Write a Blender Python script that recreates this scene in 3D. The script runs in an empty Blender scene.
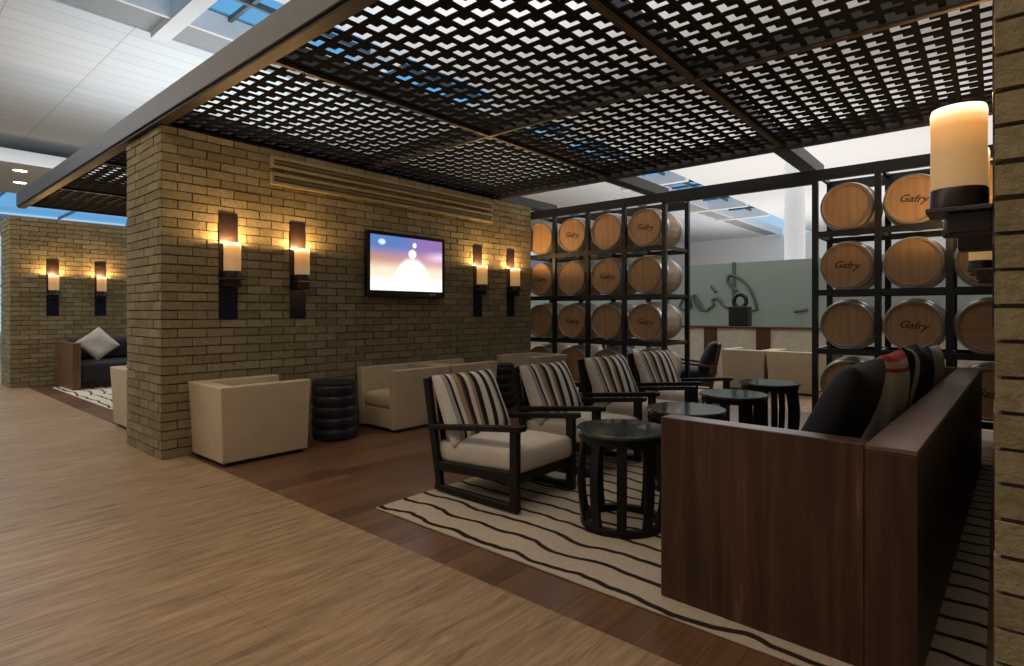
import bpy, bmesh, math, random
from mathutils import Vector, Matrix, Euler
random.seed(7)
R = math.radians
PI = math.pi
S = bpy.context.scene
C = S.collection

# ------------------------------------------------------------------ camera, sky, exposure
cam = bpy.data.objects.new('camera', bpy.data.cameras.new('camera'))
C.objects.link(cam)
cam.location = (0, 0, 1.4)
cam.rotation_euler = (R(90), 0, R(40.56))
cam.data.sensor_fit = 'HORIZONTAL'
cam.data.sensor_width = 36
cam.data.lens = 566.6 / 1024 * 36
cam.data.shift_y = -21 / 1024
cam.data.clip_start = 0.05
S.camera = cam
S.view_settings.view_transform = 'Standard'
S.view_settings.look = 'None'
S.view_settings.gamma = 1
S.view_settings.use_curve_mapping = False
S.view_settings.exposure = 0.08

W = bpy.data.worlds.new('sky')
S.world = W
W.use_nodes = True
wb = W.node_tree.nodes['Background']
wb.inputs[0].default_value = (0.47, 0.71, 0.94, 1)
wb.inputs[1].default_value = 0.8

def area(name, loc, rot, sx, sy, power, col=(1, 1, 1)):
    l = bpy.data.lights.new(name, 'AREA')
    l.shape = 'RECTANGLE'; l.size = sx; l.size_y = sy; l.energy = power; l.color = col
    o = bpy.data.objects.new(name, l); C.objects.link(o)
    o.location = loc; o.rotation_euler = rot
    return o

# added fill lights without fixtures: over concourse and hall, and upward onto the ceiling
area('concourse_fill', (-5.5, -.6, 5.9), (0, 0, 0), 14, 1.5, 255, (1, .83, .64))  # added to light the walkway, no luminaire modelled
area('hall_fill', (-4, 18, 5.9), (0, 0, 0), 12, 12, 950, (1, .98, .96))  # added to brighten the hall behind the racks
area('hall_fill', (-15.7, 6, 5.9), (0, 0, 0), 6, 22, 950, (.88, .95, 1))  # added so floor bounce evens out the left ceiling
area('hall_ceiling_fill', (-4, 18, 2.3), (R(180), 0, 0), 14, 8, 400, (.96, .98, 1))  # added behind the partition to lift the hall ceiling
area('hall_ceiling_fill', (-5, 28, 2.3), (R(180), 0, 0), 14, 8, 480, (.96, .98, 1))  # added to brighten the far end of the hall
area('canopy_ceiling_fill', (-2.5, 4.6, 3.75), (R(180), 0, 0), 9, 5, 330, (.96, .98, 1))  # added to whiten the ceiling behind the lattice holes
area('canopy_ceiling_fill', (-12, 5.0, 3.75), (R(180), 0, 0), 6, 5, 160, (.93, .97, 1))  # added to light the tiled ceiling on the left

# ------------------------------------------------------------------ helpers
def obj(name, bm, mat, parent=None, smooth=False, kind=None):
    me = bpy.data.meshes.new(name)
    bm.normal_update()
    bm.to_mesh(me); bm.free()
    if smooth:
        for p in me.polygons: p.use_smooth = True
    for m in (mat if isinstance(mat, (list, tuple)) else [mat]):
        me.materials.append(m)
    o = bpy.data.objects.new(name, me); C.objects.link(o)
    if parent: o.parent = parent
    if kind: o['kind'] = kind
    return o

def sharp(o, ang=35):
    me = o.data
    bm = bmesh.new(); bm.from_mesh(me)
    for e in bm.edges:
        if len(e.link_faces) == 2 and e.calc_face_angle(0) > R(ang): e.smooth = False
    bm.to_mesh(me); bm.free()
    for p in me.polygons: p.use_smooth = True
    return o

def thing(name, label, cat, loc=(0, 0, 0), rz=0, group=None):
    o = bpy.data.objects.new(name, None); C.objects.link(o)
    o.empty_display_size = .1
    o.location = loc; o.rotation_euler = (0, 0, rz)
    tag(o, label, cat, group)
    return o

def tag(o, label, cat, group=None):
    o['label'] = label; o['category'] = cat
    if group: o['group'] = group
    return o

def dup(root, loc, rz, label, group=None):
    r = root.copy(); C.objects.link(r)
    r.location = loc; r.rotation_euler = (0, 0, rz); r['label'] = label
    if group: r['group'] = group
    for ch in list(root.children):
        c = ch.copy(); C.objects.link(c); c.parent = r
        for g in list(ch.children):
            d = g.copy(); C.objects.link(d); d.parent = c
    return r

def box(bm, x0, x1, y0, y1, z0, z1, mi=0, M=None):
    vs = [bm.verts.new((x, y, z)) for z in (z0, z1) for y in (y0, y1) for x in (x0, x1)]
    if M:
        for v in vs: v.co = M @ v.co
    for q in ((0, 2, 3, 1), (4, 5, 7, 6), (0, 1, 5, 4), (2, 6, 7, 3), (0, 4, 6, 2), (1, 3, 7, 5)):
        f = bm.faces.new([vs[i] for i in q]); f.material_index = mi
    return vs

def bbox(x0, x1, y0, y1, z0, z1, bev=.004, seg=1, M=None):
    bm = bmesh.new()
    box(bm, x0, x1, y0, y1, z0, z1)
    if bev:
        bmesh.ops.bevel(bm, geom=list(bm.edges), offset=bev, segments=seg, affect='EDGES', profile=.5)
    if M: bm.transform(M)
    return bm

def merge(a, b):
    me = bpy.data.meshes.new('t'); b.to_mesh(me); b.free(); a.from_mesh(me); bpy.data.meshes.remove(me)
    return a

def bar(p, q, w, h, bev=.004, up=(0, 0, 1)):
    """rectangular bar from p to q, w across, h in the 'up' direction"""
    p, q = Vector(p), Vector(q)
    d = q - p; L = d.length; d.normalize()
    s = d.cross(Vector(up)).normalized(); u = s.cross(d)
    M = Matrix(((d.x, s.x, u.x, p.x), (d.y, s.y, u.y, p.y), (d.z, s.z, u.z, p.z), (0, 0, 0, 1)))
    return bbox(0, L, -w / 2, w / 2, -h / 2, h / 2, bev, M=M)

def lathe(bm, prof, n=32, M=None, mi=0, cap=True):
    rings = []
    for r, z in prof:
        ring = []
        for i in range(n):
            a = 2 * PI * i / n
            co = Vector((r * math.cos(a), r * math.sin(a), z))
            ring.append(bm.verts.new(M @ co if M else co))
        rings.append(ring)
    for a, b in zip(rings, rings[1:]):
        for i in range(n):
            f = bm.faces.new((a[i], a[(i + 1) % n], b[(i + 1) % n], b[i])); f.material_index = mi
    if cap:
        f = bm.faces.new(list(reversed(rings[0]))); f.material_index = mi
        f = bm.faces.new(rings[-1]); f.material_index = mi
    return bm

def tube(bm, pts, r, n=8):
    pts = [Vector(p) for p in pts]
    rings = []
    for i, p in enumerate(pts):
        d = (pts[min(i + 1, len(pts) - 1)] - pts[max(i - 1, 0)]).normalized()
        s = d.cross(Vector((.13, .21, .97))).normalized(); u = s.cross(d)
        rr = r[i] if isinstance(r, (list, tuple)) else r
        rings.append([bm.verts.new(p + rr * (math.cos(2 * PI * k / n) * s + math.sin(2 * PI * k / n) * u)) for k in range(n)])
    for a, b in zip(rings, rings[1:]):
        for k in range(n):
            bm.faces.new((a[k], a[(k + 1) % n], b[(k + 1) % n], b[k]))
    bm.faces.new(list(reversed(rings[0]))); bm.faces.new(rings[-1])
    return bm

def pillow(w, h, t, n=14, pinch=.06, M=None):
    """cushion in the XY plane, thickness along Z, soft pointed corners"""
    bm = bmesh.new()
    top, bot = {}, {}
    for i in range(n + 1):
        for j in range(n + 1):
            u = -1 + 2 * i / n; v = -1 + 2 * j / n
            su = math.sin(u * PI / 2); sv = math.sin(v * PI / 2)
            x = w / 2 * su * (1 - pinch * (1 - sv * sv))
            y = h / 2 * sv * (1 - pinch * (1 - su * su))
            z = t / 2 * (max(0, 1 - su ** 4) * max(0, 1 - sv ** 4)) ** .42
            z += .012 * math.sin(5 * u + 3 * v) * (1 - u * u) * (1 - v * v)
            top[i, j] = bm.verts.new((x, y, z))
            if i in (0, n) or j in (0, n): bot[i, j] = top[i, j]
            else: bot[i, j] = bm.verts.new((x, y, -z))
    for i in range(n):
        for j in range(n):
            bm.faces.new((top[i, j], top[i + 1, j], top[i + 1, j + 1], top[i, j + 1]))
            bm.faces.new((bot[i, j], bot[i, j + 1], bot[i + 1, j + 1], bot[i + 1, j]))
    if M: bm.transform(M)
    return bm

def slab(w, d, t, rad=.03, crown=.03, n=10, M=None):
    """box cushion: rounded edges, crowned top; centred in XY, from z=0 up"""
    bm = bmesh.new()
    box(bm, -w / 2, w / 2, -d / 2, d / 2, 0, t)
    bmesh.ops.subdivide_edges(bm, edges=list(bm.edges), cuts=n, use_grid_fill=True)
    for v in bm.verts:
        a = 1 - (2 * v.co.x / w) ** 2; b = 1 - (2 * v.co.y / d) ** 2
        top = v.co.z / t
        v.co.z += crown * max(0, a) ** .6 * max(0, b) ** .6 * top
        # round vertical and horizontal edges
        for ax, half in ((0, w / 2), (1, d / 2)):
            e = min(v.co.z, t - v.co.z) if v.co.z <= t else 0
            if abs(abs(v.co[ax]) - half) < 1e-5:
                k = max(0, 1 - e / rad)
                v.co[ax] *= 1 - rad * .5 * k * k / half
                v.co[ax] *= 1 + .012 * math.sin(PI * min(1, max(0, v.co.z / t))) / half
    if M: bm.transform(M)
    return bm

# ------------------------------------------------------------------ materials
class N:
    def __init__(s, name):
        s.m = bpy.data.materials.new(name); s.m.use_nodes = True
        s.t = s.m.node_tree; s.b = s.t.nodes['Principled BSDF']
    def n(s, typ, **kw):
        x = s.t.nodes.new(typ)
        for k, v in kw.items():
            if k in x.inputs: x.inputs[k].default_value = v
            else: setattr(x, k, v)
        return x
    def l(s, a, b): s.t.links.new(a, b)
    def set(s, **kw):
        for k, v in kw.items():
            s.b.inputs[k.replace('_', ' ')].default_value = v
        return s
    def coord(s, which='Object', scale=(1, 1, 1), rot=(0, 0, 0)):
        tc = s.n('ShaderNodeTexCoord'); mp = s.n('ShaderNodeMapping')
        mp.inputs['Scale'].default_value = scale; mp.inputs['Rotation'].default_value = rot
        s.l(tc.outputs[which], mp.inputs['Vector'])
        return mp.outputs['Vector']
    def ramp(s, fac, stops, interp='LINEAR'):
        r = s.n('ShaderNodeValToRGB'); cr = r.color_ramp; cr.interpolation = interp
        while len(cr.elements) < len(stops): cr.elements.new(.5)
        for e, (p, c) in zip(cr.elements, stops):
            e.position = p; e.color = (*c, 1)
        s.l(fac, r.inputs['Fac'])
        return r.outputs['Color']
    def bump(s, h, strength=.3, dist=.01):
        b = s.n('ShaderNodeBump'); b.inputs['Strength'].default_value = strength
        b.inputs['Distance'].default_value = dist
        s.l(h, b.inputs['Height']); s.l(b.outputs['Normal'], s.b.inputs['Normal'])

def plain(name, col, rough=.5, metal=0, var=.12, scale=12, bump=0, spec=.5, coat=0):
    k = N(name)
    v = k.coord('Object')
    nz = k.n('ShaderNodeTexNoise', Scale=scale, Detail=4); k.l(v, nz.inputs['Vector'])
    a = tuple(c * (1 - var) for c in col); b = tuple(min(1, c * (1 + var)) for c in col)
    k.l(k.ramp(nz.outputs['Fac'], [(.3, a), (.7, b)]), k.b.inputs['Base Color'])
    k.set(Roughness=rough, Metallic=metal)
    k.b.inputs['Specular IOR Level'].default_value = spec
    if coat: k.b.inputs['Coat Weight'].default_value = coat
    if bump:
        n2 = k.n('ShaderNodeTexNoise', Scale=scale * 12, Detail=3); k.l(v, n2.inputs['Vector'])
        k.bump(n2.outputs['Fac'], bump, .004)
    return k.m

def emis(name, col, strength, base=(.8, .8, .8)):
    k = N(name); k.set(Base_Color=(*base, 1), Roughness=.6)
    k.b.inputs['Emission Color'].default_value = (*col, 1); k.b.inputs['Emission Strength'].default_value = strength
    return k.m

def wood(name, dark, light, axis='z', rough=.35, scale=1, streak=None, spec=.5):
    k = N(name)
    sc = {'x': (.5, 9, 9), 'y': (9, .5, 9), 'z': (9, 9, .5)}[axis]
    v = k.coord('Object', tuple(c * scale for c in sc))
    nz = k.n('ShaderNodeTexNoise', Scale=1.6, Detail=7, Roughness=.62, Distortion=.4); k.l(v, nz.inputs['Vector'])
    stops = [(.3, dark), (.52, tuple((a + b) / 2 for a, b in zip(dark, light))), (.66, light)]
    if streak: stops.append((.74, streak))
    k.l(k.ramp(nz.outputs['Fac'], stops), k.b.inputs['Base Color'])
    k.set(Roughness=rough); k.b.inputs['Specular IOR Level'].default_value = spec
    k.bump(nz.outputs['Fac'], .08, .004)
    return k.m

def brickmat(name, c0, c1, c2):
    k = N(name)
    g = k.n('ShaderNodeNewGeometry')
    base = k.ramp(g.outputs['Random Per Island'], [(0, c0), (.5, c1), (1, c2)])
    nz = k.n('ShaderNodeTexNoise', Scale=26, Detail=5, Roughness=.7); k.l(k.coord('Object'), nz.inputs['Vector'])
    mix = k.n('ShaderNodeMix', data_type='RGBA', blend_type='MULTIPLY'); mix.inputs['Factor'].default_value = .7
    k.l(base, mix.inputs['A'])
    k.l(k.ramp(nz.outputs['Fac'], [(.3, (.62, .62, .60)), (.65, (1.15, 1.13, 1.05))]), mix.inputs['B'])
    k.l(mix.outputs['Result'], k.b.inputs['Base Color'])
    k.set(Roughness=.9); k.b.inputs['Specular IOR Level'].default_value = .2
    k.bump(nz.outputs['Fac'], .8, .012)
    return k.m

MB = brickmat('yellow_stock_brick', (.205, .166, .092), (.25, .206, .12), (.30, .252, .155))
MMORT = plain('recessed_mortar', (.085, .070, .045), .95, var=.3, scale=30)
MBLACK = plain('blackened_steel', (.013, .014, .016), .42, .3)
MBEAM = plain('bronze_brown_beam', (.010, .009, .010), .55, .1, var=.15)
MTRIM = plain('bronze_edge_trim', (.026, .015, .011), .5, .1)
MFASC = plain('brown_grey_fascia', (.048, .040, .036), .5, .1)
MLAT = plain('dark_lattice', (.006, .0065, .008), .8, spec=.05)
MDARKW = wood('ebonised_wood', (.006, .005, .0045), (.014, .010, .008), 'z', .45, spec=.2)
MWAL = wood('walnut_panel', (.026, .013, .008), (.090, .043, .022), 'z', .38, streak=(.20, .11, .055), spec=.3)
MWALY = wood('walnut_capping_sheen', (.08, .042, .027), (.21, .12, .078), 'x', .28)  # paler tone and cross streaks include the reflection along the back's top
MCREAM = plain('cream_leather', (.52, .41, .27), .45, var=.06, scale=5, bump=.06)
MSEAT = plain('cream_seat_fabric', (.50, .43, .35), .8, var=.06, scale=6, bump=.1)
MNAVY = plain('black_navy_fabric', (.010, .011, .017), .85, var=.3, bump=.1)
MBLKC = plain('black_velvet', (.006, .006, .008), .9, var=.3, bump=.1)
MDRUM = plain('dark_drum_lacquer', (.010, .009, .016), .38, var=.2)
MGLASST = plain('smoked_glass_top', (.03, .045, .045), .12, 0, var=.1, spec=.8, coat=.5)
MTV = plain('glossy_black_bezel', (.008, .008, .010), .2)
MPLATE = plain('sconce_brown_plate', (.016, .010, .009), .3, .2)
MPLATEL = plain('sconce_plate_blue_reflection', (.012, .015, .040), .22, .3)  # blue reflection on the dark gloss is put into the base colour
MHOLD = plain('sconce_dark_holder', (.022, .014, .013), .35, .2)
MWHITE = plain('white_hall_paint', (.78, .79, .80), .8, var=.03)
MGREYL = plain('grey_perforated_metal', (.30, .32, .33), .6)
MOAKS = wood('oak_stave', (.36, .28, .20), (.58, .48, .36), 'y', .6, 1.2)
MOAKH = wood('oak_barrel_head', (.27, .145, .065), (.42, .25, .125), 'z', .55, 1.0)
MHOOP = plain('galvanised_hoop', (.55, .54, .52), .35, .7)
MRIM = plain('weathered_rim', (.20, .15, .10), .6)
MINK = plain('branded_ink', (.045, .022, .012), .8)
MSTEELG = plain('grey_steel', (.10, .13, .14), .4, .4)
MCOUNTER = plain('cream_counter_front', (.55, .50, .40), .5)
MBROWN = wood('brown_counter_wood', (.05, .022, .012), (.11, .05, .03), 'z')
MFROST = None

def frost():
    k = N('frosted_green_glass')
    k.set(Base_Color=(.34, .42, .37, 1), Roughness=.45)
    k.b.inputs['Transmission Weight'].default_value = .25
    k.b.inputs['Specular IOR Level'].default_value = .5
    return k.m
MFROST = frost()

def floor_tile():
    k = N('travertine_floor')
    v = k.coord('Object', (5.5, .55, 1))
    nz = k.n('ShaderNodeTexNoise', Scale=4.2, Detail=9, Roughness=.72, Distortion=.5); k.l(v, nz.inputs['Vector'])
    n2 = k.n('ShaderNodeTexNoise', Scale=.55, Detail=3); k.l(k.coord('Object'), n2.inputs['Vector'])
    c = k.ramp(nz.outputs['Fac'], [(.28, (.115, .070, .036)), (.42, (.235, .150, .078)), (.54, (.32, .212, .116)), (.72, (.43, .30, .175))])
    mix = k.n('ShaderNodeMix', data_type='RGBA', blend_type='MULTIPLY'); mix.inputs['Factor'].default_value = .6
    k.l(c, mix.inputs['A']); k.l(k.ramp(n2.outputs['Fac'], [(.35, (.75, .72, .70)), (.65, (1.1, 1.05, 1))]), mix.inputs['B'])
    # tile joints
    br = k.n('ShaderNodeTexBrick', Scale=1.0); br.offset = 0
    br.inputs['Mortar Size'].default_value = .0025; br.inputs['Brick Width'].default_value = 1.2; br.inputs['Row Height'].default_value = 1.2
    k.l(k.coord('Object'), br.inputs['Vector'])
    m2 = k.n('ShaderNodeMix', data_type='RGBA', blend_type='MULTIPLY'); m2.inputs['B'].default_value = (.8, .78, .75, 1)
    k.l(br.outputs['Fac'], m2.inputs['Factor']); k.l(mix.outputs['Result'], m2.inputs['A'])
    k.l(m2.outputs['Result'], k.b.inputs['Base Color'])
    rr = k.ramp(nz.outputs['Fac'], [(.3, (.50,) * 3), (.7, (.38,) * 3)]); k.l(rr, k.b.inputs['Roughness'])
    k.bump(nz.outputs['Fac'], .05, .004); k.b.inputs['Specular IOR Level'].default_value = .35
    return k.m

def floor_wood():
    k = N('dark_plank_floor')
    br = k.n('ShaderNodeTexBrick', Scale=1.0); br.offset = .5
    br.inputs['Mortar Size'].default_value = .0015; br.inputs['Brick Width'].default_value = 1.4; br.inputs['Row Height'].default_value = .13
    br.inputs['Color1'].default_value = (.105, .048, .024, 1); br.inputs['Color2'].default_value = (.19, .092, .045, 1)
    br.inputs['Mortar'].default_value = (.02, .01, .006, 1)
    k.l(k.coord('Object', (1, 1, 1), (0, 0, R(90))), br.inputs['Vector'])
    nz = k.n('ShaderNodeTexNoise', Scale=2, Detail=7, Roughness=.6); k.l(k.coord('Object', (14, .9, 1)), nz.inputs['Vector'])
    mix = k.n('ShaderNodeMix', data_type='RGBA', blend_type='MULTIPLY'); mix.inputs['Factor'].default_value = .8
    k.l(br.outputs['Color'], mix.inputs['A']); k.l(k.ramp(nz.outputs['Fac'], [(.3, (.5, .48, .46)), (.7, (1.1, 1.1, 1.1))]), mix.inputs['B'])
    k.l(mix.outputs['Result'], k.b.inputs['Base Color']); k.set(Roughness=.33)
    return k.m

def rugmat(name, beige, dark):
    k = N(name)
    tc = k.n('ShaderNodeTexCoord')
    sep = k.n('ShaderNodeSeparateXYZ'); k.l(tc.outputs['Object'], sep.inputs[0])
    nz = k.n('ShaderNodeTexNoise', Scale=1.0, Detail=2.5); k.l(k.coord('Object', (2.2, .8, 1)), nz.inputs['Vector'])
    def math_(op, a, b):
        x = k.n('ShaderNodeMath', operation=op)
        for i, q in enumerate((a, b)):
            if isinstance(q, (int, float)): x.inputs[i].default_value = q
            else: k.l(q, x.inputs[i])
        return x.outputs[0]
    w = math_('MULTIPLY', math_('SUBTRACT', nz.outputs['Fac'], .5), .24)
    yy = math_('ADD', sep.outputs['Y'], w)
    fr = math_('FRACT', math_('DIVIDE', yy, .19), 0)
    c = k.ramp(fr, [(0, dark), (.15, dark), (.19, beige), (.97, beige), (1, dark)])
    n2 = k.n('ShaderNodeTexNoise', Scale=90, Detail=3); k.l(k.coord('Object'), n2.inputs['Vector'])
    mix = k.n('ShaderNodeMix', data_type='RGBA', blend_type='MULTIPLY'); mix.inputs['Factor'].default_value = .6
    k.l(c, mix.inputs['A']); k.l(k.ramp(n2.outputs['Fac'], [(.3, (.7, .7, .7)), (.7, (1.1, 1.1, 1.1))]), mix.inputs['B'])
    k.l(mix.outputs['Result'], k.b.inputs['Base Color']); k.set(Roughness=.95)
    k.b.inputs['Specular IOR Level'].default_value = .1
    k.bump(n2.outputs['Fac'], .4, .006)
    return k.m

def stripemat(name, axis, stops, lo, hi, rough=.85):
    """constant stripes across an object axis from lo to hi"""
    k = N(name)
    tc = k.n('ShaderNodeTexCoord'); sep = k.n('ShaderNodeSeparateXYZ'); k.l(tc.outputs['Object'], sep.inputs[0])
    mr = k.n('ShaderNodeMapRange'); mr.inputs['From Min'].default_value = lo; mr.inputs['From Max'].default_value = hi
    nz = k.n('ShaderNodeTexNoise', Scale=60, Detail=2); k.l(tc.outputs['Object'], nz.inputs['Vector'])
    k.l(sep.outputs[axis], mr.inputs['Value'])
    c = k.ramp(mr.outputs['Result'], stops, 'CONSTANT')
    mix = k.n('ShaderNodeMix', data_type='RGBA', blend_type='MULTIPLY'); mix.inputs['Factor'].default_value = .5
    k.l(c, mix.inputs['A']); k.l(k.ramp(nz.outputs['Fac'], [(.3, (.75, .75, .75)), (.7, (1.05, 1.05, 1.05))]), mix.inputs['B'])
    k.l(mix.outputs['Result'], k.b.inputs['Base Color']); k.set(Roughness=rough)
    k.b.inputs['Specular IOR Level'].default_value = .15
    k.bump(nz.outputs['Fac'], .2, .003)
    return k.m

def tilemat():
    k = N('white_ceiling_tile')
    br = k.n('ShaderNodeTexBrick', Scale=1.0); br.offset = 0
    br.inputs['Mortar Size'].default_value = .012; br.inputs['Brick Width'].default_value = 1.5; br.inputs['Row Height'].default_value = .42
    br.inputs['Color1'].default_value = (.66, .71, .75, 1); br.inputs['Color2'].default_value = (.71, .76, .80, 1)
    br.inputs['Mortar'].default_value = (.52, .54, .56, 1)
    k.l(k.coord('Object', (1, 1, 1), (0, 0, R(90))), br.inputs['Vector'])
    k.l(br.outputs['Color'], k.b.inputs['Base Color']); k.set(Roughness=.8)
    return k.m

# ------------------------------------------------------------------ brick walls
BL, BH, GAP, PRO = .266, .0885, .011, .012
def brick_face(bm, org, du, dn, L, H, ext=(0, 0), seed=0):
    rnd = random.Random(seed)
    org, du, dn = Vector(org), Vector(du), Vector(dn)
    up = Vector((0, 0, 1))
    rows = int(H / BH + .5)
    for r in range(rows):
        z0 = r * BH + GAP * .5; z1 = min((r + 1) * BH - GAP * .5, H)
        s = -ext[0]
        x = (BL / 2 if r % 2 else BL)
        edges = [-ext[0]]
        while x < L - .02:
            edges.append(x); x += BL
        edges.append(L + ext[1])
        for i, (a, b) in enumerate(zip(edges, edges[1:])):
            a2 = a + (GAP * .5 if i else 0); b2 = b - (GAP * .5 if i < len(edges) - 2 else 0)
            p = PRO + rnd.uniform(-.004, .003)
            j = lambda: rnd.uniform(-.0025, .0025)
            o4 = [(a2 + j(), z0 + j()), (b2 + j(), z0 + j()), (b2 + j(), z1 + j()), (a2 + j(), z1 + j())]
            if i == 0: o4[0] = (a2, o4[0][1]); o4[3] = (a2, o4[3][1])
            if i == len(edges) - 2: o4[1] = (b2, o4[1][1]); o4[2] = (b2, o4[2][1])
            fr = [bm.verts.new(org + du * u + up * v + dn * p) for u, v in o4]
            bk = [bm.verts.new(org + du * u + up * v) for u, v in o4]
            bm.faces.new(fr)
            for k in range(4):
                bm.faces.new((bk[k], bk[(k + 1) % 4], fr[(k + 1) % 4], fr[k]))

def brick_wall(name, x0, x1, y0, y1, H, faces):
    bm = bmesh.new()
    for k, f in enumerate(faces):
        if f == 'front': brick_face(bm, (x0, y0, 0), (1, 0, 0), (0, -1, 0), x1 - x0, H, (PRO, PRO), k + 1)
        if f == 'east': brick_face(bm, (x1, y0, 0), (0, 1, 0), (1, 0, 0), y1 - y0, H, (0, 0), k + 11)
        if f == 'west': brick_face(bm, (x0, y1, 0), (0, -1, 0), (-1, 0, 0), y1 - y0, H, (0, 0), k + 21)
        if f == 'back': brick_face(bm, (x1, y1, 0), (-1, 0, 0), (0, 1, 0), x1 - x0, H, (PRO, PRO), k + 31)
    box(bm, x0, x1, y0, y1, 0, H, 1)
    # flip check: make sure brick faces look outward
    bmesh.ops.recalc_face_normals(bm, faces=list(bm.faces))
    return obj(name, bm, [MB, MMORT], kind='structure')

WALLH = 3.17
P0 = 1.92
brick_wall('wall_left', -7.0, -6.0 - PRO, P0, 7.49, WALLH, ['front', 'east', 'west', 'back'])
brick_wall('wall_right', PRO - .004, 1.0, P0 - .06, 7.49, WALLH, ['front', 'west', 'back'])
brick_wall('wall_alcove', -14.7, -13.75 - PRO, P0, 7.49, WALLH, ['front', 'east', 'back'])

# ------------------------------------------------------------------ floors and hall shell
def rects(bm, rs, z=0):
    for x0, x1, y0, y1 in rs:
        bm.faces.new([bm.verts.new(p) for p in ((x0, y0, z), (x1, y0, z), (x1, y1, z), (x0, y1, z))])
    return bm
HX0, HX1, HY0, HY1, HZ = -46, 14, -8, 36, 6.0
FB = 2.14
obj('floor', rects(bmesh.new(), [(HX0, HX1, HY0, FB), (HX0, -14.7, FB, 8.7), (1, HX1, FB, 8.7), (HX0, HX1, 8.7, HY1)]), floor_tile(), kind='structure')
obj('floor_lounge', rects(bmesh.new(), [(-14.7, 1, FB, 8.7)]), floor_wood(), kind='structure')

SKX0, SKX1 = -9.7, -8.1
bm = bmesh.new(); box(bm, -27, -10.6, HY0, HY1, HZ, HZ + .2); box(bm, HX0, -37, HY0, HY1, HZ, HZ + .2); obj('ceiling', bm, tilemat(), kind='structure')
bm = bmesh.new(); box(bm, SKX1, HX1, HY0, HY1, HZ, HZ + .2); obj('ceiling_white', bm, MWHITE, kind='structure')
# grey louvred band beside the skylight
k = N('grey_louvre_band'); wv = k.n('ShaderNodeTexWave', Scale=14.0); wv.bands_direction = 'Y'
k.l(k.coord('Object'), wv.inputs['Vector'])
k.l(k.ramp(wv.outputs['Fac'], [(.3, (.22, .235, .24)), (.7, (.42, .44, .45))]), k.b.inputs['Base Color']); k.set(Roughness=.7)
bm = bmesh.new(); box(bm, -10.6, SKX0 - .07, HY0, HY1, HZ + .03, HZ + .2); obj('ceiling_band', bm, k.m, kind='structure')
bm = bmesh.new(); box(bm, SKX0 - .07, SKX0, HY0, HY1, HZ - .05, HZ + .35); obj('trim_1', bm, MWHITE, kind='structure')
for q in range(12):
    y = -5.9 + q * 3.08 + .0
    bm = bmesh.new(); box(bm, -10.6, SKX1, y - .12, y + .12, HZ - .09, HZ + .3)
    obj('trim_%d' % (q + 2), bm, MWHITE, kind='structure')
MSKY = N('blue_skylight_glass'); MSKY.set(Base_Color=(.35, .66, .9, 1), Roughness=.02); MSKY.b.inputs['Transmission Weight'].default_value = 1.0
MSKY.b.inputs['IOR'].default_value = 1.02
for q in range(11):
    y = -5.9 + q * 3.08
    bm = bmesh.new()
    box(bm, SKX0, SKX1, y + .12, y + 2.96, HZ + .30, HZ + .315)
    w = obj('window_%d' % (q + 1), bm, MSKY.m, kind='structure')
    bm = bmesh.new()
    for i in range(1, 4): box(bm, SKX0, SKX1, y + i * .77 - .03, y + i * .77 + .03, HZ + .22, HZ + .30)
    box(bm, (SKX0 + SKX1) / 2 - .03, (SKX0 + SKX1) / 2 + .03, y + .12, y + 2.96, HZ + .20, HZ + .30)
    obj('window_frame', bm, MSTEELG, w)
bm = bmesh.new(); box(bm, -37, -27, HY0, HY1, HZ + .30, HZ + .315)
w = obj('window_13', bm, MSKY.m, kind='structure')
bm = bmesh.new()
for i in range(15): box(bm, -37, -27, HY0 + i * 3, HY0 + i * 3 + .08, HZ + .2, HZ + .3)
obj('window_frame', bm, MSTEELG, w)
# outer hall walls: plain behind the camera, glazed at the far end and at the far left
bm = bmesh.new(); box(bm, HX0, HX1, HY0 - .2, HY0, 0, HZ); obj('wall_back', bm, MWHITE, kind='structure')
bm = bmesh.new(); box(bm, HX1, HX1 + .2, HY0, HY1, 0, HZ); obj('wall_east', bm, MWHITE, kind='structure')
MCLEAR = N('clear_glazing'); MCLEAR.set(Base_Color=(.93, .97, 1, 1), Roughness=0); MCLEAR.b.inputs['Transmission Weight'].default_value = 1; MCLEAR.b.inputs['IOR'].default_value = 1.01
def glazing(idx, p, q):
    p, q = Vector(p), Vector(q); d = (q - p); L = d.length; d.normalize(); s = Vector((-d.y, d.x, 0))
    M = Matrix(((d.x, s.x, 0, p.x), (d.y, s.y, 0, p.y), (0, 0, 1, 0), (0, 0, 0, 1)))
    bm = bmesh.new(); box(bm, 0, L, -.01, .01, .05, HZ); bm.transform(M)
    w = obj('window_%d' % idx, bm, MCLEAR.m, kind='structure')
    bm = bmesh.new()
    n = int(L / 3)
    for i in range(n + 1): box(bm, i * L / n - .05, i * L / n + .05, -.08, .08, 0, HZ)
    for z in (.1, 3.0): box(bm, 0, L, -.06, .06, z - .05, z + .05)
    bm.transform(M); obj('window_frame', bm, MWHITE, w)
bm = bmesh.new(); box(bm, HX0, HX1, HY1, HY1 + .2, 0, HZ); obj('wall_far', bm, MWHITE, kind='structure')
glazing(12, (HX0, HY0), (HX0, HY1))

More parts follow.
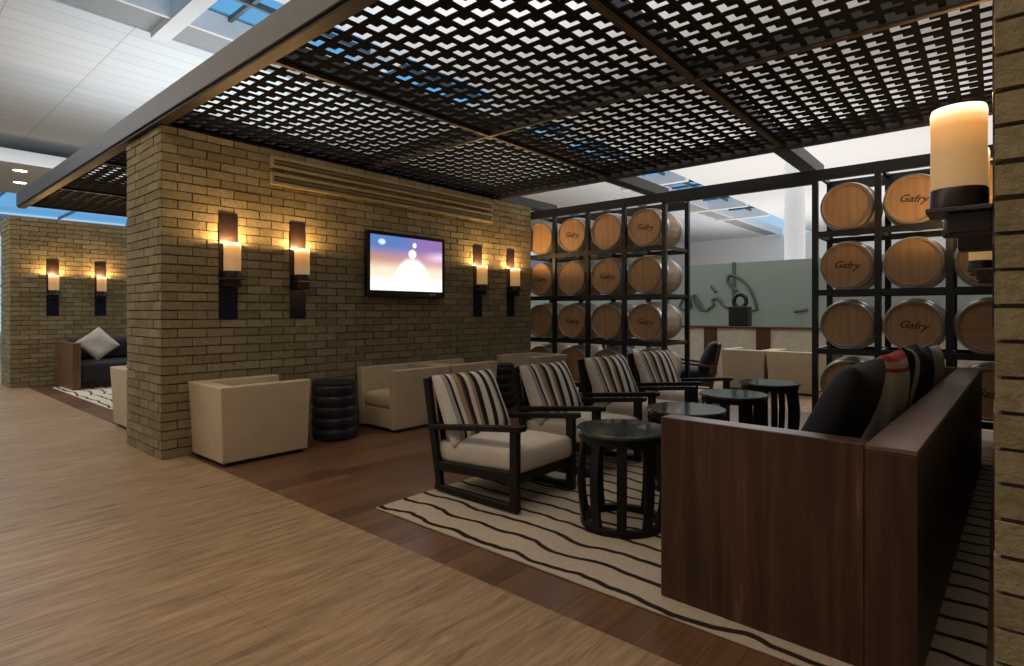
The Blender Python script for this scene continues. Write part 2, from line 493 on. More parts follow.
# ------------------------------------------------------------------ canopy: beams and lattice panels
canopy = thing('canopy', 'dark open lattice canopy of square panels between brown beams over the lounge', 'canopy', (0, 0, 0))
GZ = 3.25
BX = [-12.7, -10.55, -8.37, -6.19, -4.02, -1.83, .37]
BY = [1.95, 4.33, 6.74]
PIT = .158
def lattice(w, d):
    bm = bmesh.new(); t = .014
    nx, ny = round(w / PIT), round(d / PIT)
    px, py = w / nx, d / ny; b = .039; n = .054
    for j in range(ny):
        box(bm, 0, w, j * py, j * py + b, 0, t)
    for i in range(nx):
        for j in range(ny):
            y0 = j * py + b; x0 = i * px
            box(bm, x0, x0 + b, y0, (j + 1) * py, 0, t)
            box(bm, x0 + px - n, x0 + px, y0, y0 + n, 0, t)
    return bm
for i in range(len(BX) - 1):
    for j in range(2):
        p = obj('lattice_panel', lattice(BX[i + 1] - BX[i] - .06, BY[j + 1] - BY[j] - .06), MLAT, canopy)
        p.location = (BX[i] + .03, BY[j] + .03, GZ)
for i, x in enumerate(BX):
    e = 8.4 if x > -6.5 and x < 1 else 6.74
    bm = bbox(x - .03, x + .03, 1.98, 6.74, GZ - .01, GZ + .16, .004)
    if e > 7: merge(bm, bbox(x - .09, x + .09, 6.74, e, GZ - .05, GZ + .1, .004))
    b = obj('beam', bm, MBEAM, canopy)
    obj('edge_trim', bbox(x - .022, x + .022, 1.98, 6.70, GZ - .024, GZ - .0101, .003), MTRIM, b)
for y in BY[1:]:
    e = .03 if y < 6 else .05
    b = obj('beam', bbox(BX[0], BX[-1] + .5, y - e, y + e, GZ - .012 if y < 6 else GZ - .05, GZ + .16, .004), MBEAM, canopy)
    if y < 6: obj('edge_trim', bbox(BX[0], BX[-1], y - .022, y + .022, GZ - .026, GZ - .0121, .003), MTRIM, b)
f = obj('fascia', bbox(BX[0] - .06, 1.3, 1.85, 1.98, WALLH + .035, 3.42, .006), MFASC, canopy)
obj('edge_trim', bbox(BX[0] - .05, 1.3, 1.87, 1.97, WALLH + .012, WALLH + .035, .003), MTRIM, f)

# ------------------------------------------------------------------ barrel racks and barrels
RY0, RY1 = 7.55, 8.33
SH = [.275, .97, 1.665, 2.36]
def make_rack(name, xs, label):
    t = thing(name, label, 'rack', ((xs[0] + xs[-1]) / 2, (RY0 + RY1) / 2, 0))
    cx, cy = t.location.x, t.location.y
    for x in xs:
        for y in (RY0, RY1):
            obj('post', bbox(x - cx - .032, x - cx + .032, y - cy - .03, y - cy + .03, 0, 3.10, .003), MBLACK, t)
    for z in SH + [3.10]:
        bm = bmesh.new()
        for y in (RY0, RY1): box(bm, xs[0] - cx, xs[-1] - cx, y - cy - .026, y - cy + .026, z - (.07 if z < 3 else .13), z - .001)
        for x in xs: box(bm, x - cx - .02, x - cx + .02, RY0 - cy, RY1 - cy, z - .05, z - .004)
        obj('shelf_frame' if z < 3 else 'top_frame', bm, MBLACK, t)
    return t
LX = [-6.18, -5.535, -4.89, -4.245, -3.60]
RX = [-1.66, -1.02, -.38, .26]
make_rack('barrel_rack', LX, 'tall black steel rack of barrels beside the end of the brick television wall')
make_rack('barrel_rack', RX, 'tall black steel rack of barrels behind the walnut sofa')
obj_l = obj('lintel', bbox(LX[-1] + .03, RX[0] - .03, RY0 - .04, RY0 + .04, 2.94, 3.105, .004), MBLACK)
tag(obj_l, 'black steel bar bridging the gap between the tops of the two barrel racks', 'steel bar')

def text_bm(s, size, shear=.35, ext=.0012):
    cu = bpy.data.curves.new('t', 'FONT'); cu.body = s; cu.size = size; cu.shear = shear; cu.extrude = ext
    cu.align_x = 'CENTER'; cu.align_y = 'CENTER'; cu.offset = .002
    o = bpy.data.objects.new('t', cu); C.objects.link(o)
    bpy.context.view_layer.update()
    me = bpy.data.meshes.new_from_object(o.evaluated_get(bpy.context.evaluated_depsgraph_get()))
    bpy.data.objects.remove(o)
    bm = bmesh.new(); bm.from_mesh(me); bpy.data.meshes.remove(me)
    return bm

BLEN = .74
def barrel_parts(t):
    M = Matrix.Rotation(R(90), 4, 'X')          # lathe axis z -> -y (front)
    prof = []
    def rad(s): return .264 + .042 * (1 - s * s)
    for i in range(17):
        s = -1 + i / 8; prof.append((rad(s), s * BLEN / 2))
    prof += [(.245, BLEN / 2), (.240, BLEN / 2 - .035)]
    prof = [(.240, -BLEN / 2 + .035), (.245, -BLEN / 2)] + prof
    o = sharp(obj('staves', lathe(bmesh.new(), prof, 40, M, cap=True), MOAKS, t))
    hd = bmesh.new(); lathe(hd, [(.243, BLEN / 2 - .045), (.243, BLEN / 2 - .022)], 40, M)
    sharp(obj('head', hd, MOAKH, t))
    rm = bmesh.new(); lathe(rm, [(.258, BLEN / 2 - .03), (.267, BLEN / 2 - .02), (.266, BLEN / 2 + .002), (.246, BLEN / 2 + .002), (.243, BLEN / 2 - .02)], 40, M, cap=False)
    sharp(obj('rim', rm, MRIM, t))
    for s0, s1 in ((-.93, -.80), (-.55, -.44), (.44, .55), (.80, .93)):
        hp = bmesh.new()
        lathe(hp, [(rad(s0), s0 * BLEN / 2), (rad(s0) + .004, s0 * BLEN / 2), (rad(s1) + .004, s1 * BLEN / 2), (rad(s1), s1 * BLEN / 2)], 40, M, cap=False)
        sharp(obj('hoop', hp, MHOOP, t))
bp = thing('oak_barrel', 'x', 'barrel'); barrel_parts(bp)
bt = thing('oak_barrel', 'x', 'barrel'); barrel_parts(bt)
tb = text_bm('Gafry', .115)
tb.transform(Matrix.Translation((0, -BLEN / 2 + .0215, 0)) @ Matrix.Rotation(R(8), 4, 'Y') @ Matrix.Rotation(R(90), 4, 'X'))
obj('lettering', tb, MINK, bt)
used = {id(bp): 0, id(bt): 0}
def place_barrel(x, z, rot, lab, grp, lettered):
    src = bt if lettered else bp
    if not used[id(src)]:
        used[id(src)] = 1; o = src; o['label'] = lab; o['group'] = grp
    else: o = dup(src, (0, 0, 0), 0, lab, grp)
    o.location = (x, RY0 + .40 - .03, z); o.rotation_euler = (0, rot if not lettered else 0, 0)
rows = ['bottom', 'second from bottom', 'second from top', 'top']
for r in range(4):
    for c in range(4):
        x = (LX[c] + LX[c + 1]) / 2
        let = (r + c) % 2 == 0
        place_barrel(x, SH[r] + .281, random.choice((0, PI / 2, PI)),
            'oak barrel %s, rack by television wall, %s row, %s from wall' % ('lettered' if let else 'plain headed', rows[r], ['first', 'second', 'third', 'fourth'][c]),
            'barrels in the rack by the television wall', let)
for r in range(4):
    for c in range(3):
        x = (RX[c] + RX[c + 1]) / 2
        let = (r + c) % 2 == 0
        place_barrel(x, SH[r] + .281, random.choice((0, PI / 2, PI)),
            'oak barrel %s, rack behind sofa, %s row, %s from the gap' % ('lettered' if let else 'plain headed', rows[r], ['first', 'second', 'third'][c]),
            'barrels in the rack behind the sofa', let)

# ------------------------------------------------------------------ wall sconces
kc = N('glowing_wax')
tc = kc.n('ShaderNodeTexCoord'); sp = kc.n('ShaderNodeSeparateXYZ'); kc.l(tc.outputs['Object'], sp.inputs[0])
mr = kc.n('ShaderNodeMapRange'); mr.inputs['From Min'].default_value = 1.80; mr.inputs['From Max'].default_value = 2.09
kc.l(sp.outputs['Z'], mr.inputs['Value'])
kc.l(kc.ramp(mr.outputs['Result'], [(0, (.22, .125, .055)), (.5, (.30, .15, .05)), (.8, (.62, .26, .055)), (.9, (1, .55, .2)), (.96, (1.3, 1.0, .65)), (1, (1.5, 1.25, .9))]), kc.b.inputs['Emission Color'])
kc.set(Base_Color=(.42, .31, .19, 1), Roughness=.5)
kc.b.inputs['Emission Strength'].default_value = 1.0
MWAX = kc.m
MWAXT = emis('candle_bulb_glow', (1, .72, .36), 9)
def sconce(label, group, loc, rz):
    """built facing +X, wall plane at x=0"""
    t = thing('wall_sconce', label, 'wall lamp', loc, rz, group)
    obj('upper_plate', bbox(0, .008, -.095, .095, 2.11, 2.41, .003), MPLATE, t)
    obj('lower_plate', bbox(0, .008, -.095, .095, 1.33, 1.76, .003), MPLATEL, t)
    obj('middle_plate', bbox(0, .007, -.095, .095, 1.76, 2.11, .003), MHOLD, t)
    M = Matrix.Translation((.100, 0, 0))
    bm = bmesh.new()
    lathe(bm, [(.080, 1.815), (.081, 1.9), (.080, 2.0), (.082, 2.085), (.078, 2.102), (.069, 2.095), (.064, 2.04), (.064, 2.0)], 32, M)
    sharp(obj('candle', bm, MWAX, t), 60)
    bm = bmesh.new(); lathe(bm, [(.0, 2.012), (.022, 2.012), (.024, 2.04), (.018, 2.065), (0.001, 2.075)], 14, M, cap=False)
    obj('bulb', bm, MWAXT, t, True)
    h = bmesh.new()
    lathe(h, [(.080, 1.745), (.084, 1.75), (.084, 1.81), (.081, 1.816)], 32, M)
    sharp(obj('cup', h, MHOLD, t))
    b2 = bbox(.008, .188, -.10, .10, 1.727, 1.744, .003)
    obj('tray', b2, plain('smoked_tray', (.06, .05, .055), .15) if 'smoked_tray' not in bpy.data.materials else bpy.data.materials['smoked_tray'], t)
    obj('bracket', bbox(.008, .128, -.075, .075, 1.655, 1.726, .003), MHOLD, t)
    l = bpy.data.lights.new('sconce_light', 'POINT'); l.energy = SCONCE; l.color = (1, .60, .24); l.shadow_soft_size = .02
    o = bpy.data.objects.new('sconce_light', l); C.objects.link(o); o.parent = t; o.location = (.100, 0, 2.098)
    return t
SCONCE = 26
SY = [2.525, 3.285, 6.2, 6.97]
wh = ['first sconce from the walkway', 'second sconce from the walkway', 'first sconce beyond the television', 'second sconce beyond the television']
for y, w in zip(SY, wh):
    sconce('candle sconce on the television wall, ' + w, 'candle sconces on the television wall', (-6.0 + .001, y, 0), 0)
wh = ['first from the walkway, largest in view', 'second from the walkway', 'third from the walkway', 'last one before the barrel rack']
for y, w in zip([2.56, 3.25, 6.2, 6.97], wh):
    sconce('candle sconce on the right brick wall, ' + w, 'candle sconces on the right brick wall', (-.004, y, .018), PI)
for y, w in zip(SY[:2], ['nearer the walkway', 'farther from the walkway']):
    sconce('candle sconce on the distant alcove brick wall, ' + w, 'candle sconces on the alcove wall', (-13.75 + .001, y, 0), 0)

# ------------------------------------------------------------------ television and air grilles
tv = thing('television', 'wide black television showing a bright sunset sky picture on the brick wall', 'television', (-5.99, 4.79, 1.60))
tv.rotation_euler = (0, 0, 0)
tw, th = 1.29, .82
fr = bmesh.new()
box(fr, .03, .085, -tw / 2, tw / 2, 0, th)
bmesh.ops.bevel(fr, geom=list(fr.edges), offset=.008, segments=2, affect='EDGES')
box(fr, .0, .03, -.25, .25, .2, .6)
obj('cabinet', fr, MTV, tv)
bz = bmesh.new()
for a in ((-tw / 2, tw / 2, 0, .075), (-tw / 2, tw / 2, th - .045, th), (-tw / 2, -tw / 2 + .045, .075, th - .045), (tw / 2 - .045, tw / 2, .075, th - .045)):
    merge(bz, bbox(.086, .097, a[0], a[1], a[2], a[3], .003))
obj('bezel', bz, MTV, tv)
bm = bmesh.new(); nx, ny = 84, 54
vs = {}
for i in range(nx + 1):
    for j in range(ny + 1):
        vs[i, j] = bm.verts.new((.0875, -tw / 2 + .045 + (tw - .09) * i / nx, .075 + (th - .12) * j / ny))
for i in range(nx):
    for j in range(ny): bm.faces.new((vs[i, j], vs[i + 1, j], vs[i + 1, j + 1], vs[i, j + 1]))
scr = obj('screen', bm, emis('x', (1, 1, 1), 1), tv)
def sm(a, b, x):
    if a > b: return 1 - sm(b, a, x)
    t = min(1, max(0, (x - a) / (b - a))); return t * t * (3 - 2 * t)
def lerp(a, b, t): return tuple(p + (q - p) * t for p, q in zip(a, b))
def picture(u, v):
    top = lerp((.10, .20, .50), (.28, .16, .42), sm(.35, .8, u))
    mid = lerp((.55, .28, .22), (.62, .30, .40), u)
    c = lerp((1, .82, .62), mid, sm(.34, .60, v)); c = lerp(c, top, sm(.55, .85, v))
    c = lerp(c, (1, .93, .84), (1 - sm(.0, .34, v)) * .9)
    c = lerp(c, (.95, .78, .95), .8 * sm(.65, 1, u) * (1 - min(1, abs(v - .66 - .1 * (u - .8)) / .14)) if u > .65 and abs(v - .66 - .1 * (u - .8)) < .14 else 0)
    # pale dome with a small finial
    dx = (u - .56)
    dome = .24 + .38 * max(0, 1 - (abs(dx) / .25) ** 2.2) ** .75
    w = 1 - sm(dome - .10, dome + .06, v)
    w = max(w, 1 - sm(.7, 1.15, ((dx / .055) ** 2 + ((v - .70) / .085) ** 2)))
    w = max(w, 1 - sm(.6, 1.15, (((u - .59) / .03) ** 2 + ((v - .87) / .05) ** 2)))
    c = lerp(c, (1.15, 1.12, 1.10), w)
    c = lerp(c, (.62, .82, 1.05), 1 - sm(.5, 1.2, ((u - .15) / .05) ** 2 + ((v - .88) / .055) ** 2))
    return c
ca = scr.data.color_attributes.new('picture', 'FLOAT_COLOR', 'POINT')
for i in range(nx + 1):
    for j in range(ny + 1):
        ca.data[i * (ny + 1) + j].color = (*picture(i / nx, j / ny), 1)
k = N('television_picture'); at = k.n('ShaderNodeAttribute'); at.attribute_name = 'picture'
k.l(at.outputs['Color'], k.b.inputs['Emission Color']); k.b.inputs['Emission Strength'].default_value = 1.05
k.set(Base_Color=(.01, .01, .01, 1), Roughness=.3)
scr.data.materials[0] = k.m
obj('maker_badge', bbox(.097, .0985, .37, .47, .030, .042, 0), MHOOP, tv)

for zz, nm in ((2.97, 'upper'), (2.79, 'lower')):
    t = thing('air_grille', 'long slot air grille high on the brick television wall, the %s one' % nm, 'air grille', (-6.0, 4.74, zz), 0, 'slot air grilles on the television wall')
    MG = bpy.data.materials.get('olive_grille') or plain('olive_grille', (.30, .24, .12), .6)
    bm = bmesh.new(); L = 3.55
    box(bm, .0, .035, -L / 2, L / 2, 0, .032); box(bm, .0, .035, -L / 2, L / 2, .098, .13)
    box(bm, 0, .035, -L / 2, -L / 2 + .03, .032, .098); box(bm, 0, .035, L / 2 - .03, L / 2, .032, .098)
    obj('frame', bm, MG, t)
    bm = bmesh.new(); box(bm, .0, .012, -L / 2 + .03, L / 2 - .03, .032, .098)
    box(bm, .012, .03, -L / 2 + .03, L / 2 - .03, .050, .080)
    obj('slot', bm, bpy.data.materials.get('olive_slot') or plain('olive_slot', (.16, .125, .06), .6), t)

# ------------------------------------------------------------------ rugs
r = obj('rug', bbox(-3.35, -.03, 2.43, 7.2, .001, .014, .004), rugmat('striped_rug', (.44, .36, .27), (.028, .018, .013)))
tag(r, 'beige rug with wavy dark stripes under the lounge chairs and sofa', 'rug')
r = obj('rug', bbox(-13.2, -9.6, 2.42, 6.8, .001, .014, .004), rugmat('striped_alcove_rug', (.62, .54, .44), (.05, .032, .022)))
tag(r, 'pale striped rug in the alcove beyond the brick pillar', 'rug')

# ------------------------------------------------------------------ lounge chairs
def curve_pts(a, b, n): return [Vector(a).lerp(Vector(b), i / n) for i in range(n + 1)]
CRE = (.56, .51, .45); BLK = (.014, .012, .013); TAN = (.30, .21, .12); GRY = (.30, .28, .26); BRN = (.09, .05, .035)
stripes = [(0, CRE), (.07, GRY), (.12, BLK), (.15, CRE), (.20, TAN), (.27, BRN), (.30, BLK), (.35, CRE), (.41, TAN), (.46, BLK), (.53, CRE), (.62, BLK), (.69, CRE), (.76, GRY), (.79, BLK), (.86, CRE), (.93, BLK), (.97, CRE)]
MSTRIPE = stripemat('striped_cushion', 'X', stripes, -.34, .34)
def make_chair(label, group, seatm, backm, woodm, name='lounge_chair'):
    t = thing(name, label, 'armchair', (0, 0, 0), 0, group)
    for s in (-1, 1):
        y = s * .335
        obj('front_leg', bbox(.355, .425, y - .022, y + .022, .05, .566, .004), woodm, t)
        obj('rear_leg', bar((-.36, y, .03), (-.52, y, .865), .044, .06, .004, (1, 0, 0)), woodm, t)
        obj('runner', bbox(-.41, .425, y - .022, y + .022, .015, .06, .004), woodm, t)
        obj('armrest', bar((-.475, y, .488), (.465, y, .592), .07, .04, .006), woodm, t)
        obj('side_rail', bar((-.385, y, .20), (.37, y, .245), .036, .07), woodm, t)
    obj('front_rail', bbox(.36, .40, -.315, .315, .20, .275, .004), woodm, t)
    obj('rear_rail', bbox(-.42, -.38, -.315, .315, .17, .235, .004), woodm, t)
    obj('top_rail', bar((-.512, -.315, .845), (-.512, .315, .845), .035, .06), woodm, t)
    for i in range(5):
        y = -.24 + i * .12
        obj('back_slat', bar((-.405, y, .22), (-.512, y, .82), .05, .016, .003, (1, 0, 0)), woodm, t)
    seat = slab(.80, .615, .165, .03, .05, 9)
    seat.transform(Matrix.Translation((.01, 0, .245)) @ Matrix.Rotation(R(-3.2), 4, 'Y'))
    obj('seat_cushion', seat, seatm, t, True)
    c = obj('back_cushion', pillow(.67, .58, .21, 14, .03), backm, t, True)
    c.matrix_local = Matrix.Translation((-.34, 0, .625)) @ Matrix.Rotation(R(-25), 4, 'Y') @ Matrix(((0, 0, 1, 0), (1, 0, 0, 0), (0, 1, 0, 0), (0, 0, 0, 1)))
    return t
ch = make_chair('x', 'striped lounge chairs facing the sofa', MSEAT, MSTRIPE, MDARKW)
cy = [3.30, 4.37, 5.46, 6.55]
names = ['nearest the walkway', 'second from the walkway', 'third from the walkway', 'nearest the barrel rack']
for i in range(4):
    lab = 'black framed low lounge chair with striped back cushion and cream seat, ' + names[i]
    if i == 0: ch.location = (-2.90, cy[0], .014); ch['label'] = lab
    else: dup(ch, (-2.90, cy[i], .014), R([0, -2, -7, -10][i]), lab)

# ------------------------------------------------------------------ drum side tables
def make_table():
    t = thing('drum_side_table', 'x', 'side table', (0, 0, 0), 0, 'black drum side tables between chairs and sofa')
    tp = bmesh.new(); lathe(tp, [(.285, .600), (.300, .604), (.303, .615), (.303, .622), (.298, .628)], 48)
    sharp(obj('table_top', tp, MGLASST, t))
    rg = bmesh.new(); lathe(rg, [(.285, .560), (.285, .600), (.235, .600), (.235, .560), (.285, .560)], 40, cap=False)
    sharp(obj('top_ring', rg, MDARKW, t))
    rg = bmesh.new(); lathe(rg, [(.27, .0), (.275, .02), (.27, .042), (.225, .042), (.225, .0), (.27, .0)], 40, cap=False)
    sharp(obj('bottom_ring', rg, MDARKW, t))
    n = 10
    for i in range(n):
        a = 2 * PI * (i + .3) / n
        bm = bmesh.new(); prev = None
        for kx in range(11):
            s = kx / 10; z = .035 + s * .535
            ro = .268 + .028 * math.sin(PI * s); ri = ro - .022; hw = .030
            ring = []
            for rr, w in ((ri, -hw), (ro, -hw), (ro, hw), (ri, hw)):
                ring.append(bm.verts.new((rr * math.cos(a) - w * math.sin(a), rr * math.sin(a) + w * math.cos(a), z)))
            if prev:
                for q in range(4): bm.faces.new((prev[q], prev[(q + 1) % 4], ring[(q + 1) % 4], ring[q]))
            else: bm.faces.new(list(reversed(ring)))
            prev = ring
        bm.faces.new(prev)
        bmesh.ops.recalc_face_normals(bm, faces=list(bm.faces))
        sharp(obj('slat', bm, MDARKW, t))
    return t
tb_ = make_table()
ty = [3.30, 4.30, 5.36, 6.47]
tn = ['nearest the walkway', 'second from the walkway', 'third from the walkway', 'farthest, nearest the barrel rack']
for i in range(4):
    lab = 'round black drum side table with open curved slats, ' + tn[i]
    if i == 0: tb_.location = (-1.87, ty[0], .014); tb_['label'] = lab
    else: dup(tb_, (-1.87, ty[i], .014), i * .4, lab)

# ------------------------------------------------------------------ walnut sofa
sofa = thing('sofa', 'long walnut panelled sofa with dark seat along the right brick wall', 'sofa', (-.22, 2.55, .014), R(-1.6))
SH_ = .874; SLEN = 4.15
obj('arm_panel', bbox(-1.03, -.171, 0, .11, 0, SH_, .004), MWAL, sofa)
obj('arm_panel', bbox(-1.03, -.171, SLEN - .11, SLEN, 0, SH_, .004), MWAL, sofa)
obj('back_panel', bbox(-.17, 0, 0, SLEN, 0, SH_ - .022, .003), MWAL, sofa)
obj('back_capping', bbox(-.17, 0, 0, SLEN, SH_ - .021, SH_, .003), MWALY, sofa)
obj('seat_base', bbox(-.99, -.171, .111, SLEN - .111, .04, .27, .004), MWAL, sofa)
for i in range(3):
    L = (SLEN - .23) / 3
    s = slab(.80, L - .01, .19, .035, .02, 8); s.transform(Matrix.Translation((-.59, .115 + L * (i + .5), .271)))
    obj('seat_cushion', s, MNAVY, sofa, True)
MREDW = stripemat('white_cushion_red_stripe', 'Y', [(0, (.56, .52, .48)), (.885, (.42, .06, .045)), (.915, (.55, .42, .38)), (.965, (.42, .06, .045))], -.33, .33)
MNVW = stripemat('navy_cushion_white_stripe', 'X', [(0, (.008, .020, .030)), (.22, (.50, .52, .52)), (.38, (.008, .020, .030))], -.30, .30)
MGRYC = plain('grey_cushion_fabric', (.40, .38, .35), .85, bump=.1)
cush = [(.60, .66, .74, 25, MBLKC, 'large black cushion leaning deepest on the sofa at its near end', .20, 0),
        (1.22, .54, .69, 10, MREDW, 'white cushion with red stripes on the sofa, behind the black one', .18, .01),
        (1.80, .56, .70, 10, MNVW, 'dark navy cushion with one pale stripe on the sofa', .18, .01),
        (2.38, .56, .66, 10, MBLKC, 'black cushion between the navy striped one and the grey one', .18, .01),
        (3.05, .52, .64, 10, MGRYC, 'pale grey cushion at the far end of the sofa', .18, .01)]
RS = Matrix.Rotation(R(-1.6), 4, 'Z')
for y, w, h, lean, m, lab, th_, dz in cush:
    c = obj('cushion', pillow(w, h, th_, 14, .05), m, None, True)
    a = R(lean)
    # local: X -> along sofa, Y -> up the cushion, Z -> towards seat (-X)
    B = Matrix(((0, math.sin(a), -math.cos(a), 0), (1, 0, 0, 0), (0, math.cos(a), math.sin(a), 0), (0, 0, 0, 1)))
    topx = -.185 - th_ * .36
    cx = topx - math.sin(a) * h * .5
    cz = .014 + .475 + math.cos(a) * h * .5 + dz
    c.matrix_world = Matrix.Translation((-.22, 2.55, 0)) @ RS @ Matrix.Translation((cx, y, cz)) @ B
    tag(c, lab, 'cushion', 'cushions on the walnut sofa')

# ------------------------------------------------------------------ cream tub chairs
def make_tub(label, group):
    """open side faces +Y"""
    t = thing('tub_chair', label, 'armchair', (0, 0, 0), 0, group)
    w, d, h = .362, .425, .725
    outer = [(-w, d), (-w, -d), (w, -d), (w, d)]
    inner = [(w - .10, d), (w - .10, -d + .13), (-w + .10, -d + .13), (-w + .10, d)]
    bm = bmesh.new()
    def ring(z, fo, fi):
        r = []
        for x, y in outer: r.append(bm.verts.new((x * (1 + fo), y * (1 + fo * .7) if y < 0 else y * (1 + fo * .35), z)))
        for x, y in inner: r.append(bm.verts.new((x * (1 + fi), y * (1 + fo * .35) if y > 0 else y, z)))
        return r
    a = ring(.035, -.05, -.05); m_ = ring(.38, -.01, -.02); b = ring(h, .045, .03)
    n = 8
    for p, q in ((a, m_), (m_, b)):
        for i in range(n): bm.faces.new((p[i], p[(i + 1) % n], q[(i + 1) % n], q[i]))
    for q in ((0, 1, 6, 7), (1, 2, 5, 6), (2, 3, 4, 5)):
        bm.faces.new([b[i] for i in q]); bm.faces.new([a[i] for i in reversed(q)])
    bmesh.ops.recalc_face_normals(bm, faces=list(bm.faces))
    ed = [e for e in bm.edges if len(e.link_faces) == 2 and e.calc_face_angle(0) > R(40)]
    bmesh.ops.bevel(bm, geom=ed, offset=.014, segments=3, affect='EDGES', profile=.6)
    sharp(obj('shell', bm, MCREAM, t), 50)
    obj('front_panel', bbox(-w + .088, w - .088, -d + .16, d - .03, .04, .26, .008, 2), MCREAM, t)
    s = slab(.515, .63, .17, .04, .03, 8); s.transform(Matrix.Translation((0, .075, .262)))
    obj('seat_cushion', s, MCREAM, t, True)
    obj('plinth', bbox(-w + .04, w - .04, -d + .05, d - .05, 0, .034, .003), MBLACK, t)
    return t
tub = make_tub('cream tub armchair nearest the walkway, its back turned to the brick pillar', 'cream tub chairs along the television wall')
tub.location = (-5.605, 2.575, 0)
g = 'cream tub chairs along the television wall'
dup(tub, (-5.605, 4.48, 0), PI, 'cream tub armchair under the television with its open seat facing the walkway', g)
dup(tub, (-5.605, 5.37, 0), 0, 'cream tub armchair back to back with the one under the television', g)
dup(tub, (-5.60, 7.03, 0), PI, 'cream tub armchair at the far end of the wall beside the barrel rack', g)
dup(tub, (-7.97, 2.53, 0), 0, 'cream tub armchair half hidden on the alcove side of the brick pillar', 'cream tub chairs in the alcove')
dup(tub, (-3.44, 10.75, 0), 0, 'cream tub armchair seen from behind past the rack gap, the one nearer the dark chairs', 'cream tub chairs by the counter')
dup(tub, (-2.66, 10.75, 0), 0, 'cream tub armchair seen from behind past the rack gap, the one nearer the sofa rack', 'cream tub chairs by the counter')

# ------------------------------------------------------------------ stacked dark drums
def make_drum(label):
    t = thing('drum_table', label, 'side table', (0, 0, 0), 0, 'dark ribbed drum tables between tub chairs')
    prof = []
    nb = 5; H = .60
    for b in range(nb):
        for i in range(9):
            s = i / 8
            prof.append((.232 + .014 * math.sin(PI * s) ** .6, .01 + (b + s * .94) * H / nb))
    sharp(obj('body', lathe(bmesh.new(), prof, 40), MDRUM, t), 70)
    bm = bmesh.new(); lathe(bm, [(.232, .601), (.242, .604), (.242, .624), (.236, .628)], 40)
    sharp(obj('table_top', bm, MDRUM, t))
    return t
d_ = make_drum('dark ribbed drum table between the nearest tub chair and the television')
d_.location = (-5.62, 3.52, 0)
dup(d_, (-5.62, 6.25, 0), 0, 'dark ribbed drum table beyond the television, between the farther tub chairs')

# ------------------------------------------------------------------ alcove sofa
s2 = thing('sofa', 'wooden sided sofa with navy seat against the distant alcove wall', 'sofa', (-13.72, 2.55, .014))
obj('arm_panel', bbox(.02, 1.35, 0, .12, 0, .83, .004), wood('alcove_walnut', (.09, .042, .024), (.20, .10, .06), 'z'), s2)
obj('back_panel', bbox(.02, .20, .121, 3.6, 0, .83, .004), MWAL, s2)
obj('seat_base', bbox(.201, 1.20, .121, 3.6, .0, .10, .004), MWAL, s2)
sl = slab(1.10, 3.46, .36, .04, .02, 8); sl.transform(Matrix.Translation((.76, 1.86, .101))); obj('seat_cushion', sl, MNAVY, s2, True)
bc = bmesh.new(); merge(bc, slab(.24, 3.44, .38, .04, .0, 8)); bc.transform(Matrix.Translation((.33, 1.86, .485))); obj('back_cushion', bc, MNAVY, s2, True)
c = obj('cushion', pillow(.50, .50, .18, 14, .05), plain('pale_grey_pillow', (.42, .38, .33), .85, bump=.1), None, True)
a = R(24)
B = Matrix(((0, -math.sin(a), math.cos(a), 0), (1, 0, 0, 0), (0, math.cos(a), math.sin(a), 0), (0, 0, 0, 1)))
c.matrix_world = Matrix.Translation((-12.92, 3.05, .80)) @ B @ Matrix.Rotation(R(38), 4, 'Z')
tag(c, 'pale grey square cushion standing on its corner on the alcove sofa', 'cushion')

# ------------------------------------------------------------------ hall beyond the racks
part = thing('glass_partition', 'frosted greenish glass partition with cursive lettering behind the counter', 'partition', (-5, 13.4, 0))
for x0, x1 in ((-6, -1.32), (-1.30, .34), (.36, 6)):
    obj('pane', bbox(x0, x1, -.012, .012, 1.0, 2.55, .003), MFROST, part)
for x in (-1.31, .35): obj('clip_post', bbox(x - .04, x + .04, -.035, -.013, 1.0, 2.56, .003), MSTEELG, part)
def stroke(pts, r=.036, sub=6):
    P = [Vector((x, 0, z)) for x, z in pts]; out = []
    for i in range(len(P) - 1):
        p0 = P[max(i - 1, 0)]; p1 = P[i]; p2 = P[i + 1]; p3 = P[min(i + 2, len(P) - 1)]
        for k in range(sub):
            t = k / sub
            out.append(.5 * ((2 * p1) + (p2 - p0) * t + (2 * p0 - 5 * p1 + 4 * p2 - p3) * t * t + (3 * p1 - p0 - 3 * p2 + p3) * t ** 3))
    out.append(P[-1])
    return tube(bmesh.new(), out, r, 6)
# "Ciao" read from behind; x runs leftwards through the word
L0 = -1.42
lt = bmesh.new()
def px(u, v):                       # photo-measured letter points -> metres on the pane
    x = (u - 310) / 932 * 140 + 726.6
    xr = (x - 512) / 566.6; q = 13.38 / (.7597 + .6503 * xr)
    X = (-.6503 + .7597 * xr) * q
    y = 250 + v / 666 * 100
    return (X + 5, 1.4 + (312 - y) * q / 566.6)
for st in ([(320, 215), (318, 185), (340, 168), (390, 185), (450, 235), (490, 310), (510, 380), (500, 400), (450, 405)],
           [(345, 385), (300, 375), (250, 325), (215, 335), (225, 365), (205, 380), (165, 400), (110, 310), (85, 300)],
           [(320, 215), (345, 250), (380, 275)],
           [(205, 240), (240, 280)],
           [(85, 300), (95, 340), (135, 395), (165, 400)],
           [(60, 310), (20, 330), (0, 380), (30, 400), (70, 380), (60, 310)],
           [(760, 408), (800, 405), (850, 395)]):
    merge(lt, stroke([px(*p) for p in st]))
lt.transform(Matrix.Translation((0, -.030, 0)))
obj('lettering', lt, plain('sign_grey', (.10, .11, .10), .6), part, True)

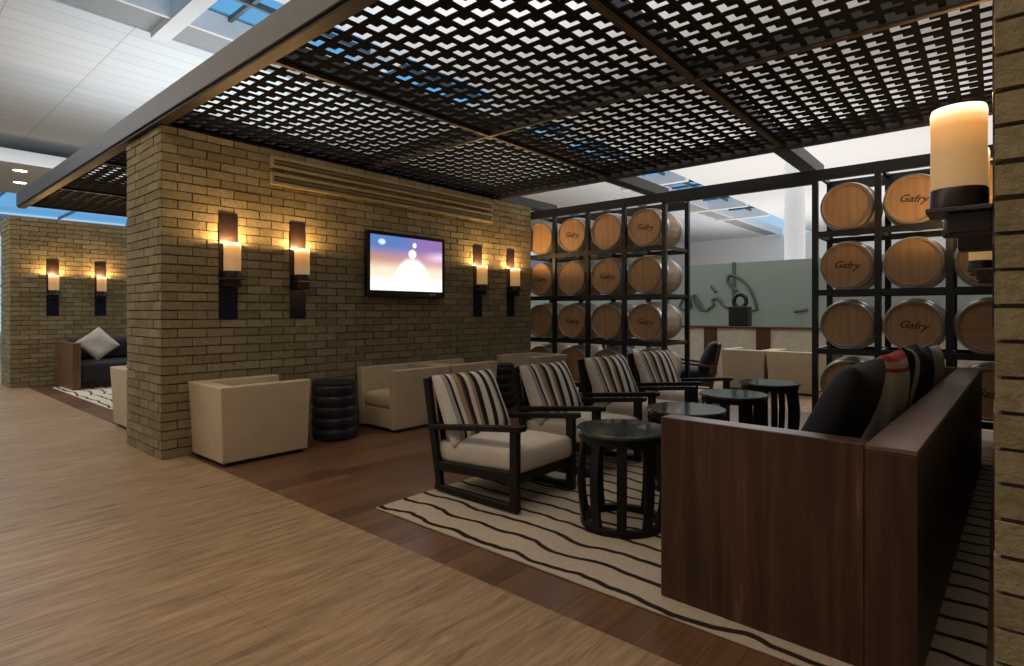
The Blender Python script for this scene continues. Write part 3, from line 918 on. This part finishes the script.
ct = thing('counter', 'cream service counter with brown wood posts in front of the glass partition', 'counter', (-3.8, 12.5, 0))
obj('worktop', bbox(-4, 4, -.35, .40, 1.06, 1.10, .005), MBROWN, ct)
obj('front_panel', bbox(-3.95, 3.95, -.28, .36, 0, 1.059, .004), MCOUNTER, ct)
for x in (-.95, .15, 1.45): obj('post', bbox(x - .14, x + .14, -.31, -.281, .05, 1.055, .003), MBROWN, ct)
orn = thing('ornament', 'black block shaped ornament with a ring on top standing on the counter', 'ornament', (-4.18, 12.4, 1.10))
obj('body', bbox(-.20, .20, -.15, .15, 0, .42, .02, 2), MBLACK, orn)
bm = bmesh.new(); tube(bm, [(.13 * math.cos(2 * PI * i / 24), 0, .535 + .14 * math.sin(2 * PI * i / 24)) for i in range(25)], .045, 8)
obj('ring', bm, MBLACK, orn, True)

dk = make_chair('x', 'dark armchairs in the hall beyond the rack gap', MNAVY, MNAVY, wood('red_brown_chair_wood', (.06, .022, .014), (.12, .05, .03), 'z'), 'dark_armchair')
dk.location = (-4.05, 9.4, 0); dk.rotation_euler = (0, 0, R(200))
dk['label'] = 'dark wooden armchair beyond the rack gap, the one nearer the cream tub chairs'
dup(dk, (-5.25, 9.7, 0), R(-20), 'dark wooden armchair just behind the end of the left barrel rack')

col = obj('column', lathe(bmesh.new(), [(.25, 0), (.25, 5.99)], 32), plain('grey_column_paint', (.46, .48, .50), .7, var=.03)); sharp(col)
col.location = (-4.05, 16.2, 0); tag(col, 'round white column rising in the bright hall behind the counter', 'column')
MDL = emis('downlight_glow', (1, .97, .9), 6)
def downlight(loc, label, grp):
    t = thing('ceiling_light', label, 'ceiling lamp', loc, 0, grp)
    bm = bmesh.new(); lathe(bm, [(.16, -.02), (.18, -.02), (.18, 0), (.16, 0), (.16, -.02)], 24, cap=False); obj('rim', bm, MWHITE, t)
    bm = bmesh.new(); lathe(bm, [(.158, -.012), (.158, -.004)], 24); obj('lens', bm, MDL, t)
for q, (p, l) in enumerate([((-22.3, 3.32, 5.3), 'bright round downlight in the far pale bulkhead, the farther one'), ((-20.4, 3.04, 5.3), 'bright round downlight in the far pale bulkhead, the nearer one')]):
    downlight(p, l, 'downlights in the far bulkhead')
bm = bmesh.new(); box(bm, -24.5, -19.5, 2.2, 7.5, 5.3, 5.65); obj('ceiling_bulkhead', bm, MWHITE, kind='structure')
